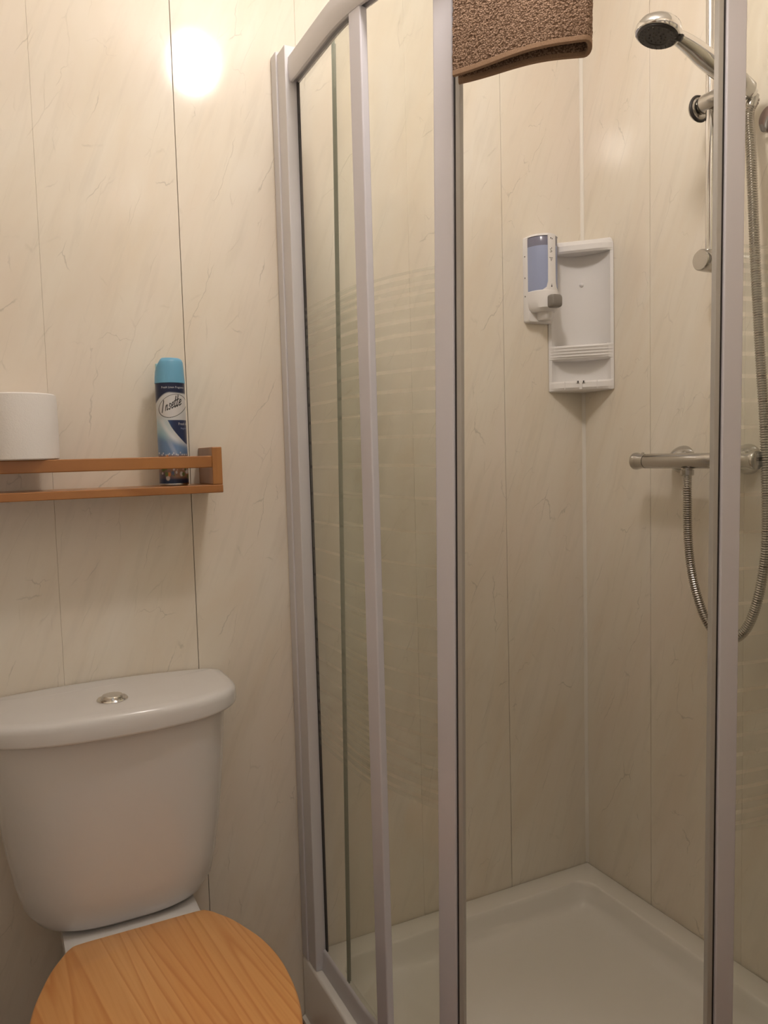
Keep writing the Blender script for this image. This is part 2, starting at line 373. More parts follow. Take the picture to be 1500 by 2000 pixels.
# glass with printed bands: horizontal cuts at the band edges
gaps = [1.5147, 1.4997, 1.4857, 1.4669, 1.4452, 1.4225, 1.395, 1.3654, 1.3329, 1.2973, 1.2577, 1.210, 1.157, 1.101, 1.046, .9933, .9455, .9013, .8597, .823, .7901, .7601, .732, .708, .686, .669, .652]
def glass(name, r, sts, z0, z1, parent, post=None, th=.004):
    cuts = [z1, 1.5231]; cl = [0]
    for g in gaps:
        h = .0024 + .0009*min(1., abs(g-1.08)/.4); cuts += [g+h, g-h]; cl += [1, 0]
    cuts += [.640, z0]; cl += [1, 0]
    bm = NB(); cols = []
    for s in sts:
        o, n = station(s); cols.append(([bm.verts.new(o+n*r+Vector((0, 0, z))) for z in cuts], [bm.verts.new(o+n*(r-th)+Vector((0, 0, z))) for z in cuts]))
    nz = len(cuts)
    for (a, ai), (b, bi) in zip(cols, cols[1:]):
        for k in range(nz-1):
            f = bm.faces.new((a[k], a[k+1], b[k+1], b[k])); f.material_index = cl[k]
            f = bm.faces.new((ai[k], bi[k], bi[k+1], ai[k+1])); f.material_index = 0
        f = bm.faces.new((a[0], b[0], bi[0], ai[0])); f.material_index = 0
        f = bm.faces.new((a[-1], ai[-1], bi[-1], b[-1])); f.material_index = 0
    for (a, ai), rev in ((cols[0], 0), (cols[-1], 1)):
        for k in range(nz-1):
            f = bm.faces.new((a[k], ai[k], ai[k+1], a[k+1])); f.material_index = 2
    if post: bmesh.ops.transform(bm, matrix=post, verts=bm.verts)
    o = obj(name, bm, [M_glass, M_frost, M_edge], parent, smooth=30)
    return o
def sweep_obj(name, prof, sts, m, parent, post=None, smooth=35, bevel=None):
    bm = NB(); sweep(bm, prof, sts)
    if post: bmesh.ops.transform(bm, matrix=post, verts=bm.verts)
    return obj(name, bm, m, parent, smooth=smooth, bevel=bevel)
def rect(r0, r1, z0, z1): return [(r0, z0), (r1, z0), (r1, z1), (r0, z1)]
glass('fixed_glass', .5205, [('y', -.0700), ('y', -.16)] + arcs(0, 9.5, 4), .186, 1.960, enc)
sweep_obj('fixed_stile', rect(.517, .5325, .193, 1.957), arcs(8.9, 12.5, 2), M_alu, enc, bevel=.003)
glass('fixed_glass', .5205, arcs(88.2, 90, 2) + [('x', -.16), ('x', -.0700)], .186, 1.960, enc)
sweep_obj('fixed_stile', rect(.517, .5325, .193, 1.957), arcs(84.8, 88.4, 2), M_alu, enc, bevel=.003)
def door(lead, sgn, sw, tilt):
    """curved door; lead = angle of the seal edge, sgn -1 runs to smaller angles, sw = stile width in degrees"""
    A = lambda d: lead + sgn*d
    o, n = station(('a', lead)); P = o + n*.505 + Vector((0, 0, 1.08))
    T = Matrix.Translation(P) @ Matrix.Rotation(math.radians(tilt), 4, n) @ Matrix.Translation(-P)
    sts = [('a', A(1.4 + sw*.5 + (39-1.4-sw*.5)*k/18)) for k in range(19)]
    g = glass('sliding_door', .507, sts, .166, 1.985, enc, T)
    sweep_obj('door_stile', [(.498, .197), (.508, .197), (.514, .199), (.514, 1.950), (.508, 1.954), (.498, 1.954)], [('a', A(1.35+sw*k/4)) for k in range(5)], M_alu, g, T, bevel=.003)
    sweep_obj('seal_gap_shade', rect(.499, .5095, .2, 1.95), [('a', A(1.0)), ('a', A(1.36))], M_alud, g, T)  # dark strip filling the gap, its shade put into the colour
    sweep_obj('seal_strip', rect(.500, .5115, .2, 1.95), [('a', A(.05)), ('a', A(.5)), ('a', A(1.0))], M_seal, g, T, bevel=.0015)
    sweep_obj('edge_seal', rect(.501, .509, .17, 1.975), [('a', A(39.02)), ('a', A(39.16))], M_edge, g, T)
    return g
door(31.0, -1, 3.9, -1.0)
door(73.4, 1, 3.7, -.5)

# ---------------------------------------------------------------- toilet
TX = -1.178
toi = thing('toilet', 'white close-coupled toilet with a varnished pine seat below the wooden shelf', 'toilet', (TX, -.35, 0))
def dring(w, d, ds, z, cx=TX, yb=-.004, n=2.7, N=40, crown=0.):
    pts = []
    for k in range(N+1):
        a = PI*k/N; c, s = math.cos(a), math.sin(a)
        pts.append((cx + w*math.copysign(abs(c)**(2/n), c), yb - ds - (d-ds)*abs(s)**(2/n), z))
    # back, with rounded corners
    rb = .012
    back = [(-w, yb-.012), (-w+.004, yb-.004), (-w+rb, yb)] + [(-w + rb + (2*w-2*rb)*k/8, yb) for k in range(1, 8)] + [(w-rb, yb), (w-.004, yb-.004), (w, yb-.012)]
    pts += [(cx+x, y, z) for x, y in back]
    return pts
bm = NB()
loft(bm, [dring(w_, d_, s_, z_, cx=TX+o_, n=3.1) for w_, d_, s_, z_, o_ in ((.109, .132, .02, .420, .004), (.135, .154, .02, .423, .005), (.154, .168, .022, .434, .006), (.168, .176, .026, .455, .006), (.178, .183, .034, .50, .005), (.187, .190, .038, .56, .004), (.196, .198, .04, .64, .003), (.203, .204, .045, .72, .001), (.208, .208, .05, .79, 0))])
obj('cistern', bm, M_ceramic, toi, smooth=50)
def lid_ring(w, d, z, cr=0.):
    r = dring(w, d, .075, z, n=2.5); out = []
    for x, y, zz in r: out.append((x, y, zz + cr*(1-((x-TX)/.24)**2)))
    return out
bm = NB()
rings = [lid_ring(.216, .214, .7765), lid_ring(.2255, .222, .777), lid_ring(.2280, .2245, .779), lid_ring(.2285, .225, .782), lid_ring(.2285, .225, .797, .004), lid_ring(.2275, .224, .802, .006), lid_ring(.2245, .221, .8055, .008), lid_ring(.219, .216, .8075, .009), lid_ring(.207, .206, .8085, .0095)]
for r_, t_ in zip(rings[-4:], (.0, .0, .0, .0)): pass
vr = loft(bm, rings, True, False)
# crowned top: strips across x
last = vr[-1]; cen = [bm.verts.new((TX + (v.co.x-TX)*.55, -.1 + (v.co.y+.1)*.5, .8085+.0095*(1-((v.co.x-TX)*.55/.24)**2)+.0012)) for v in last]
for i in range(len(last)): bm.faces.new((last[i], last[(i+1) % len(last)], cen[(i+1) % len(last)], cen[i]))
bm.faces.new(cen)
obj('cistern_lid', bm, M_ceramic, toi, smooth=60)
fb = (TX, -.145, .8185)
bm = NB(); lathe(bm, fb, (0, 0, 1), [(-.002, .0262), (.002, .0262), (.004, .0245), (.0035, .0215), (.002, .020), (.0015, .019)], 40); b0 = obj('button_collar', bm, M_chrome, toi, smooth=40)
bm = NB(); lathe(bm, (fb[0], fb[1], fb[2]+.001), (0, 0, 1), [(0, .0185), (.0055, .0185), (.008, .0165), (.0085, .010)], 40); obj('flush_button', bm, M_chrome, toi, smooth=40)
# pan: egg plan rings
SX = -1.160
EGG = [(0, -.0), (.095, .0), (.114, .006), (.129, .026), (.146, .055), (.160, .090), (.1735, .130), (.182, .175), (.1845, .215), (.182, .265), (.175, .310), (.163, .350), (.143, .386), (.114, .415), (.076, .436), (.036, .446), (0, .449)]
_e = catmull([(a, b, 0) for a, b in EGG], 4)
def egg(s, z, dy=0., sl=1., cx=SX, yb=-.213, inset=0.):
    ym = .225; half = []
    for p in _e:
        half.append((p.x*s, ym + (p.y-ym)*sl))
    L_ = [(cx+x, yb-y+dy, z) for x, y in half] + [(cx-x, yb-y+dy, z) for x, y in half[::-1][1:-1]]
    return L_
bm = NB()
loft(bm, [egg(.50, .002, .02, .62), egg(.52, .02, .02, .64), egg(.50, .10, .03, .62), egg(.56, .20, .03, .66), egg(.78, .30, .01, .82), egg(.93, .36, 0, .94), egg(.965, .385, 0, .965), egg(.965, .396, 0, .965), egg(.95, .400, 0, .95)])
# rear deck and trap housing under the cistern
def rr(x0, x1, y0, y1, r, z, n=4):
    o = []
    for cx, cy, a in ((x1-r, y1-r, 0), (x0+r, y1-r, 90), (x0+r, y0+r, 180), (x1-r, y0+r, 270)):
        o += [(cx+r*math.cos(math.radians(a+90*k/n)), cy+r*math.sin(math.radians(a+90*k/n)), z) for k in range(n+1)]
    return o
cx = -1.165
loft(bm, [rr(cx-.085, cx+.085, -.40, -.03, .03, .002), rr(cx-.085, cx+.085, -.40, -.03, .03, .10), rr(cx-.095, cx+.095, -.38, -.03, .03, .24), rr(cx-.112, cx+.112, -.36, -.03, .025, .36), rr(cx-.116, cx+.116, -.36, -.03, .02, .405), rr(cx-.114, cx+.114, -.21, -.032, .018, .4185), rr(cx-.108, cx+.108, -.205, -.036, .016, .4205)])
obj('pan', bm, M_ceramic, toi, smooth=50)
bm = NB(); loft(bm, [egg(.985, .4005, 0, .985), egg(.995, .404, 0, .995), egg(.995, .414, 0, .995), egg(.985, .418, 0, .985)])
obj('seat', bm, M_pine, toi, smooth=50)
bm = NB(); loft(bm, [egg(.985, .4215, 0, .985), egg(1.0, .425, 0, 1.0), egg(1.0, .434, 0, 1.0), egg(.992, .438, 0, .994), egg(.975, .440, 0, .982)])
obj('seat_lid', bm, M_pine, toi, smooth=40)

# ---------------------------------------------------------------- wall shelf
sh = thing('wall_shelf', 'slim honey wood wall shelf with a front rail above the cistern', 'shelf', (-1.25, 0, 1.168))
SL = -1.545
bm = NB(); box(bm, (SL, -.110, 1.1685), (-.9575, -.0008, 1.1835)); obj('shelf_board', bm, M_shelf, sh, bevel=.0015)
bm = NB(); box(bm, (SL+.0185, -.1085, 1.2155), (-.9765, -.094, 1.2375)); obj('front_rail', bm, M_shelf, sh, bevel=.0015)
for x in (-.9763, SL):
    bm = NB(); box(bm, (x, -.1095, 1.1836), (x+.0185, -.0008, 1.2535)); obj('end_board', bm, M_shelfz, sh, bevel=.0015)

# ---------------------------------------------------------------- toilet roll
rc = (-1.2965, -.0635)
tr = thing('toilet_roll', 'white toilet roll standing upright on the wooden shelf rail', 'toilet roll', (rc[0], rc[1], 1.2378))
bm = NB(); prof = []
sg = 64; zb = 1.2378; zt = 1.350; Rr = .0615; rings = []
def circ(r, z, wob=0.): return [(rc[0]+(r+wob*math.sin(3*a+1)+wob*.5*math.sin(7*a))*math.cos(a), rc[1]+(r+wob*math.sin(3*a+1))*math.sin(a), z) for a in (2*PI*k/sg for k in range(sg))]
rings = [circ(.021, zb+.001), circ(Rr-.004, zb, .0004), circ(Rr-.0005, zb+.002, .0005), circ(Rr, zb+.02, .0007), circ(Rr+.0003, (zb+zt)/2, .0005), circ(Rr, zt-.015, .0004), circ(Rr-.001, zt-.002, .0004), circ(Rr-.004, zt, .0004), circ(.040, zt-.0006), circ(.021, zt-.001)]
vr = loft(bm, rings, False, False)
for i in range(sg): bm.faces.new((vr[-1][i], vr[-1][(i+1) % sg], vr[0][(i+1) % sg], vr[0][i]))
obj('paper', bm, M_roll, tr, smooth=50)
bm = NB(); 
vr = loft(bm, [circ(.0208, zb+.0015), circ(.0208, zt-.0015)], False, False); v2 = loft(bm, [circ(.0200, zb+.0015), circ(.0200, zt-.0015)], False, False)
for k in (0, 1):
    for i in range(sg): bm.faces.new((vr[k][i], vr[k][(i+1) % sg], v2[k][(i+1) % sg], v2[k][i]))
obj('cardboard_core', bm, M_card, tr, smooth=50)

# ---------------------------------------------------------------- air freshener
ax, ay, az = -1.0365, -.055, 1.1836; RC = .0268
af = thing('air_freshener_can', 'tall blue and silver air freshener can at the right end of the wooden shelf', 'spray can', (ax, ay, az))
M_tin = mat('tin_rim', (.45, .44, .44), .25, metal=1.)
M_cap = mat('sky_blue_cap', (.15, .41, .62), .35)
bm = NB(); lathe(bm, (ax, ay, az), (0, 0, 1), [(0, .0235), (.0005, RC-.0005), (.003, RC+.0002), (.005, RC-.0006)], 48); obj('base_rim', bm, M_tin, af, smooth=40)
m = bpy.data.materials.new('can_label_print'); m.use_nodes = True; N_, L_, b_ = nt(m)
vc = N_.new('ShaderNodeVertexColor'); vc.layer_name = 'print'; L_.new(vc.outputs[0], b_.inputs['Base Color'])
b_.inputs['Roughness'].default_value = .28; b_.inputs['Metallic'].default_value = .25
M_label = m
zl0, zl1 = az+.0045, az+.1895
fa = math.atan2(CAM.y-ay, CAM.x-ax)                 # printed front faces the room
nu, nv = 420, 460
ang = np.linspace(-PI, PI, nu, endpoint=False); zz = np.linspace(zl0, zl1, nv)
A_, Z_ = np.meshgrid(ang, zz)
# artwork coordinates: X from -1 (left silhouette) to 1, Y downwards 0..1
X = np.where(np.abs(A_) <= PI/2, np.sin(A_), np.sign(A_)*(1+(np.abs(A_)-PI/2)*.6))
Y = (zl1 - Z_)/(zl1-zl0)
def ss(a, b, x): t = np.clip((x-a)/(b-a), 0, 1); return t*t*(3-2*t)
def put(col, mask, c): return col*(1-mask[..., None]) + np.array(c)*mask[..., None]
col = np.zeros(X.shape+(3,)); col[:] = (.62, .64, .66)
navy = (.014, .022, .062)
col = put(col, ss(.02, .0, Y-(.085+.095*np.clip(-X-.0, 0, 1)**2*1.2+.01*X)), navy)
# silver-white to pale blue going down
col = put(col, ss(.30, .42, Y)*ss(.35, -.75, X)*.9, (.42, .60, .68))
col = put(col, ss(.42, .56, Y)*ss(.1, -.9, X)*.9, (.20, .42, .55))
# white swoosh
sw_ = -.55 + 1.5*np.clip((Y-.36)/.3, 0, 2)**1.5
col = put(col, ss(.34, .38, Y)*ss(.30, .0, np.abs(X-sw_+.1))*ss(.64, .58, Y)*.8, (.72, .76, .80))
# mid blue sea
col = put(col, ss(.53, .62, Y-.05*X), (.16, .27, .47))
col = put(col, ss(.53, .62, Y)*ss(.25, .05, np.abs(X+.1+(.62-Y)*3))*.35, (.55, .58, .70))
# navy flag
nf = ss(.365, .372, Y-.0*X)*ss(0, .03, X-(-.28+3.3*np.clip(Y-.365, 0, 1)+8*np.clip(Y-.43, 0, 1)**1.5*.6))*ss(.62, .6, Y)
col = put(col, nf, (.022, .036, .10)); col = put(col, nf*ss(.2, -.5, X)*.6, (.10, .22, .45))
# flowers on orange and green
rs = np.random.RandomState(3)
col = put(col, ss(.70, .735, Y), (.30, .17, .11))
col = put(col, ss(.93, .97, Y), navy)
col = put(col, ss(.84, .93, Y)*ss(.3, -.5, X)*.7, (.03, .06, .14))
for k in range(70):
    cx_, cy_ = rs.uniform(-1.8, 1.8), rs.uniform(.72, .96); r_ = rs.uniform(.03, .09)
    c_ = [(.55, .50, .48), (.60, .22, .07), (.13, .17, .06), (.50, .33, .25), (.62, .60, .58), (.10, .13, .20)][rs.randint(6)]
    col = put(col, ss(r_, r_*.6, np.hypot((X-cx_)*.55, (Y-cy_)*2.6)), c_)
for k in range(26):                              # white sparkle row
    cx_ = -1.7 + k*.136 + rs.uniform(-.03, .03); col = put(col, ss(.030, .015, np.hypot((X-cx_)*.55, (Y-.705-.012*rs.uniform(-1, 1))*2.6)), (.65, .66, .70))
# oval and the name inside it
ca, sa = math.cos(.15), math.sin(.15)
ex = (X-.12); ey = -(Y-.228)*3.45
e1 = (ex*ca+ey*sa)/.93; e2 = (-ex*sa+ey*ca)/.375; er = np.hypot(e1, e2)
col = put(col, ss(1.0, .97, er), (.66, .66, .67))
wline = .014+.012*np.clip(-ey, 0, 1)
col = put(col, ss(wline+.012, wline, np.abs(er-1)), (.03, .03, .035))
def stroke(pts, wd):
    global col
    pts = catmull([(a, b, 0) for a, b in pts], 5) if len(pts) > 2 else [Vector((a, b, 0)) for a, b in pts]
    d = np.full(X.shape, 9.)
    for p, q in zip(pts, pts[1:]):
        px, py, qx, qy = p.x, p.y, q.x, q.y
        vx, vy = qx-px, qy-py; t = np.clip(((ex-px)*vx+(ey-py)*vy)/(vx*vx+vy*vy+1e-9), 0, 1)
        d = np.minimum(d, np.hypot(ex-px-t*vx, ey-py-t*vy))
    col = put(col, ss(wd, wd*.45, d), (.015, .015, .02))
def gl(pts, ox, sc_=1., wd=.030):                  # a glyph on the slanted baseline
    out = []
    for a, b in pts:
        x = (ox + a*sc_ + b*.24*sc_)*.90 + .07; out.append((x, -.21 + (x+.75)*.20 + b*.70*sc_))
    stroke(out, wd)
gl([(.02, .50), (.015, .25), (.0, -.02)], -.86, 1., .038)      # I
gl([(.0, .22), (.0, .0)], -.62); gl([(.0, .12), (.07, .24), (.13, .18), (.12, .0), (.17, .02)], -.62)   # n
gl([(.14, .20), (.06, .25), (.03, .17), (.12, .08), (.09, -.01), (.0, .02)], -.38)       # s
gl([(.02, .10), (.14, .16), (.12, .25), (.03, .22), (.0, .08), (.06, -.01), (.18, .04)], -.18)           # e
gl([(.03, .48), (.0, .06), (.05, -.01), (.10, .03)], .06, 1., .038); gl([(-.08, .28), (.14, .30)], .06, 1., .022)
gl([(.03, .48), (.0, .06), (.05, -.01), (.10, .03)], .22, 1., .038); gl([(-.06, .29), (.14, .31)], .22, 1., .022)
gl([(.02, .10), (.14, .16), (.12, .25), (.03, .22), (.0, .08), (.06, -.01), (.18, .04)], .38)
me = bpy.data.meshes.new('can_body')
vx = np.stack([np.cos(A_+fa)*RC, np.sin(A_+fa)*RC, Z_-az], -1).reshape(-1, 3)
ii, jj = np.meshgrid(np.arange(nv-1), np.arange(nu), indexing='ij'); j2 = (jj+1) % nu
fc = np.stack([ii*nu+jj, ii*nu+j2, (ii+1)*nu+j2, (ii+1)*nu+jj], -1).reshape(-1, 4)
me.vertices.add(len(vx)); me.vertices.foreach_set('co', vx.ravel())
me.loops.add(fc.size); me.loops.foreach_set('vertex_index', fc.ravel())
me.polygons.add(len(fc)); me.polygons.foreach_set('loop_start', np.arange(0, fc.size, 4)); me.polygons.foreach_set('loop_total', np.full(len(fc), 4))
me.update(); me.validate()
at = me.color_attributes.new('print', 'FLOAT_COLOR', 'POINT')
at.data.foreach_set('color', np.concatenate([col.reshape(-1, 3), np.ones((len(vx), 1))], 1).astype(np.float32).ravel())
me.materials.append(M_label); me.shade_smooth()
lb = bpy.data.objects.new('can_body', me); C.objects.link(lb); lb.parent = af
bm = NB(); lathe(bm, (ax, ay, zl1-.0003), (0, 0, 1), [(-.03, .02), (0, RC-.001), (.001, RC-.0035), (.003, RC-.004)], 48); obj('neck_rim', bm, M_tin, af, smooth=40)
def can_text(s, size, a_mid, zc, mcol, shear=0.):
    vs, fs = text_geo(s, size, shear); xs = [v[0] for v in vs]; mid = (min(xs)+max(xs))/2
    bm = NB(); nvs = []
    for v in vs:
        a = fa + a_mid + (v[0]-mid)/RC; nvs.append(bm.verts.new((ax+(RC+.00025)*math.cos(a), ay+(RC+.00025)*math.sin(a), zc+v[1])))
    for f in fs:
        try: bm.faces.new([nvs[i] for i in f])
        except ValueError: pass
    return obj('printed_text', bm, mcol, af)
M_wtxt = mat('white_print', (.62, .63, .66), .5)
can_text('Fresh Linen Fragrance', .0052, .25, zl1-.0098, M_wtxt, .1)
can_text('Fresh Air', .0068, .95, zl1-.0775, M_wtxt)
can_text('fragrance', .0050, .98, zl1-.0850, M_blue)
# cap with a sloping thumb notch on the left
dl = Vector((math.cos(fa-PI/2-.25), math.sin(fa-PI/2-.25), 0))
bm = NB(); S = 48; rings = []
for h, r in ((0, RC+.0006), (.004, RC+.0006), (.012, RC+.0002), (.03, RC-.0008), (.0385, RC-.0014), (.0435, RC-.0035), (.0462, RC-.0075), (.0470, .012), (.0470, .0001)):
    ring = []
    for k in range(S):
        a = 2*PI*k/S; d = Vector((math.cos(a), math.sin(a), 0)); p = d*r; q = p.dot(dl)/RC; z = zl1+.0005+h
        lim = zl1 + .0475 - max(0, q-.30)*.042
        ring.append((ax+p.x, ay+p.y, min(z, lim)))
    rings.append(ring)
loft(bm, rings, True, False); obj('cap', bm, M_cap, af, smooth=35)
bm = NB(); box(bm, (ax+dl.x*.021-.004, ay+dl.y*.021-.004, zl1+.026), (ax+dl.x*.021+.004, ay+dl.y*.021+.004, zl1+.038)); obj('nozzle', bm, mat('pale_blue_nozzle', (.35, .65, .72), .4), af, bevel=.001)

# ---------------------------------------------------------------- towel over the top rail
tw = thing('hand_towel', 'brown terry towel hanging folded over the shower top rail', 'towel', (-.66, -.65, 1.76))
t0 = 43.7; PF = [(.5785, 1.7625), (.5765, 1.79), (.570, 1.85), (.559, 1.93), (.5505, 1.975), (.5475, 2.0), (.541, 2.016), (.526, 2.0235), (.511, 2.017), (.504, 2.0), (.501, 1.96), (.500, 1.915)]
PB = [(.543, 1.7580), (.5445, 1.79), (.548, 1.85), (.5455, 1.93), (.5435, 1.975), (.5425, 1.995), (.5385, 2.0085), (.526, 2.0145), (.5145, 2.0095), (.5095, 1.997), (.507, 1.96), (.506, 1.915)]
def resample(P, n):
    Q = catmull([(a, b, 0) for a, b in P], 10); s = [0]
    for a, b in zip(Q, Q[1:]): s.append(s[-1]+(b-a).length)
    o = []; j = 0
    for k in range(n):
        t = s[-1]*k/(n-1)
        while j < len(Q)-2 and s[j+1] < t: j += 1
        f = (t-s[j])/max(1e-9, s[j+1]-s[j]); o.append(Q[j].lerp(Q[j+1], min(1, f)))
    return o
def towel_mesh(v0, v1, nvv, pitch, amp, rng_u=(0, 1)):
    fr, bk = resample(PF, 400), resample(PB, 400)
    W2 = .0915; ru = .011
    nu_ = int((2*W2*2+.03)/pitch); rows = []
    for i in range(nvv):
        v = v0 + (v1-v0)*i/(nvv-1); j = v*399; j0 = min(398, int(j)); f = j-j0
        a, b = fr[j0].lerp(fr[j0+1], f), bk[j0].lerp(bk[j0+1], f); row = []
        top = min(1., v*2.6)
        for k in range(nu_+1):
            s = k/nu_
            if s < .46: x = -W2 + 2*W2*s/.46; bl = 0.
            elif s < .56:
                q = (s-.46)/.10*PI; x = W2 + (1-.75*top)*.009*math.sin(q); bl = .5-.5*math.cos(q)
            else: x = W2 - 2*W2*(s-.56)/.44; bl = 1.
            edge = (W2-x)/(2*W2)                       # 0 at the fold, 1 at the open left edge
            blend = bl*(1-.45*edge*(1-top*.6))
            r = a.x + (b.x-a.x)*blend; z = a.y + (b.y-a.y)*blend
            z += .068*(x+W2)*max(0, 1-v*2.2)
            # soft ripple of the hanging part
            rip = .0045*math.sin(x*34+.6)*max(0, 1-v*3.)
            spread = 1 + .05*min(1, v*3)
            xx = x*spread - .004*(1-top)
            th = math.radians(t0) + xx/.578; rr_ = r + rip
            row.append(Vector((AC[0]-rr_*math.cos(th), AC[1]-rr_*math.sin(th), z)))
        rows.append(row)
    bm = NB(); vr = []
    for i, row in enumerate(rows):
        rv = []
        for k, p in enumerate(row):
            if amp:
                t = (row[min(k+1, nu_)]-row[max(k-1, 0)]); u = rows[min(i+1, nvv-1)][k]-rows[max(i-1, 0)][k]
                n = u.cross(t)
                if n.length > 0: n.normalize()
                q = p*330
                d = noise.noise(q)*.8 + noise.noise(q*2.1+Vector((9, 3, 1)))*.5
                p = p + n*d*amp + Vector((noise.noise(q+Vector((40, 0, 0))), noise.noise(q+Vector((0, 40, 0))), noise.noise(q+Vector((0, 0, 40)))))*amp*.35
            rv.append(bm.verts.new(p))
        vr.append(rv)
    for a, b in zip(vr, vr[1:]):
        for k in range(nu_): bm.faces.new((a[k], a[k+1], b[k+1], b[k]))
    return bm
o = obj('terry_cloth', towel_mesh(.018, 1., 330, .0012, .0012), M_towel, tw, smooth=180, keep=True)
sd = o.modifiers.new('s', 'SOLIDIFY'); sd.thickness = .005; sd.offset = 0.
o = obj('hem', towel_mesh(0., .0195, 8, .004, 0.), M_hem, tw, smooth=180, keep=True)
sd = o.modifiers.new('s', 'SOLIDIFY'); sd.thickness = .0058; sd.offset = 0.
bv = o.modifiers.new('b', 'BEVEL'); bv.width = .0015; bv.segments = 2; bv.limit_method = 'ANGLE'; bv.angle_limit = math.radians(50)

# ---------------------------------------------------------------- corner caddy
T_ = Vector((1, -1, 0)).normalized(); Nn = Vector((-1, -1, 0)).normalized()
def cw(t, n, z): p = T_*t + Nn*n; return (p.x, p.y, z)
cad = thing('corner_caddy', 'white plastic two-tier corner caddy fixed in the shower corner', 'shower caddy', (-.03, -.03, 1.37))
LW, FN = .0765, .0770
def wallp(t): return abs(t)+.0015
bay = [(-.0690, .0787)] + [(t, .0785-.036*math.cos(PI/2*t/.068)**.6) for t in np.linspace(-.066, .066, 21)] + [(.0690, .0787)]
bm = NB(); prism(bm, [(-LW, FN+.002)] + bay + [(LW, FN+.002), (.0, .0018)], 1.3735, 1.712, cw)
obj('back_shell', bm, M_plastic, cad, smooth=30)
def slab(z0, z1, bulge, tw_=LW, inner=.002, bot=0.):
    front = [(-tw_ + 2*tw_*k/12, FN + .002 + bulge*(1-((k-6)/6)**4)) for k in range(13)]
    return front + [(0., inner)]
bm = NB()
def cap_ring(z, b, tw_=LW): return [cw(t, n, z) for t, n in slab(0, 0, b, tw_)]
loft(bm, [cap_ring(1.699, .006), cap_ring(1.704, .010), cap_ring(1.716, .010), cap_ring(1.725, .006, .073), cap_ring(1.728, -.002, .069)]); obj('top_cap', bm, M_plastic, cad, bevel=.0015)
bm = NB(); loft(bm, [cap_ring(1.446, -.004), cap_ring(1.450, .004), cap_ring(1.478, .010), cap_ring(1.4815, .008)]); obj('soap_shelf', bm, M_plastic, cad, bevel=.001)
for k in range(4):
    z = 1.4535+.007*k; bb = .005+.0012*k
    bm = NB(); loft(bm, [cap_ring(z, bb, LW-.001), cap_ring(z+.001, bb+.0022, LW-.001), cap_ring(z+.003, bb+.0022, LW-.001), cap_ring(z+.004, bb, LW-.001)]); obj('shelf_rib', bm, M_plastic, cad)
bm = NB(); loft(bm, [cap_ring(1.3715, -.004, .073), cap_ring(1.374, .004), cap_ring(1.380, .008), cap_ring(1.392, .007), cap_ring(1.396, .004)]); obj('bottom_lip', bm, M_plastic, cad, bevel=.001)
for t in (-.038, .038):
    bm = NB(); prism(bm, [(t-.0009, FN+.004), (t+.0009, FN+.004), (t+.0009, FN+.0112), (t-.0009, FN+.0112)], 1.376, 1.3945, cw); obj('lip_notch', bm, M_plastic, cad)
bm = NB(); prism(bm, [(-.010, FN+.006), (.010, FN+.006), (.010, FN+.0118), (-.010, FN+.0118)], 1.3900, 1.3962, cw); prism(bm, [(-.0035, FN+.006), (.0035, FN+.006), (.0035, FN+.0125), (-.0035, FN+.0125)], 1.3745, 1.3905, cw)
obj('razor_hook', bm, M_plastic, cad, bevel=.0006)
bm = NB()
for s_ in (-1, 1): prism(bm, [(s_*.0065-.0016, FN+.0115), (s_*.0065+.0016, FN+.0115), (s_*.0065+.0016, FN+.0121), (s_*.0065-.0016, FN+.0121)], 1.3905, 1.3955, cw)
tag(obj('hook_slot_shade', bm, M_mark, cad), kind='stuff')  # dark patches: slot shade painted onto the hook front
bm = NB(); lathe(bm, cw(0, .0422, 1.6300), Nn, [(0, .0055), (.002, .0052), (.004, .003), (.0045, .001)], 16); obj('screw_cap', bm, M_plastic, cad, smooth=50)
bm = NB(); prism(bm, [(-.060, .060), (.060, .060), (.060, .0785), (-.060, .0785)], 1.4816, 1.4826, cw); obj('shelf_gap_shade', bm, M_mark, cad)  # thin dark sheet, painted shade for the slot line above the shelf

# ---------------------------------------------------------------- soap dispenser
DX = -.1440
dp = thing('soap_dispenser', 'white wall soap dispenser with blue tank and grey button beside the corner caddy', 'soap dispenser', (DX, 0, 1.535))
bm = NB(); loft(bm, [[(x, y, z) for x, z, y_ in [(a, b, 0) for a, _, b in rr(DX-.0415, DX+.038, 0, 0, 0, 0)]] for y in ()]) if False else None
def rrxz(x0, x1, z0, z1, r, y, n=4):
    o = []
    for cx, cz, a in ((x1-r, z1-r, 0), (x0+r, z1-r, 90), (x0+r, z0+r, 180), (x1-r, z0+r, 270)):
        o += [(cx+r*math.cos(math.radians(a+90*k/n)), y, cz+r*math.sin(math.radians(a+90*k/n))) for k in range(n+1)]
    return o
loft(bm, [rrxz(DX-.0385, DX+.0365, 1.5355, 1.736, .006, -.0006), rrxz(DX-.0385, DX+.0365, 1.5355, 1.736, .006, -.016), rrxz(DX-.037, DX+.035, 1.538, 1.7345, .006, -.019)])
obj('back_plate', bm, M_plastic, dp, smooth=40)
def ell(wx, dy, z, y0=-.018, n=20, c=DX, pw=1.):
    return [(c + wx*math.cos(PI*k/n), y0 - dy*math.sin(PI*k/n)**pw, z) for k in range(n+1)]
bm = NB(); loft(bm, [ell(.0375, .040, 1.604), ell(.038, .0415, 1.612), ell(.038, .0415, 1.7085)]); obj('soap_tank', bm, M_liq, dp, smooth=50)
bm = NB(); loft(bm, [ell(.038, .0415, 1.7086), ell(.038, .0415, 1.727), ell(.037, .040, 1.7305)]); obj('tank_top', bm, M_smoke, dp, smooth=50)
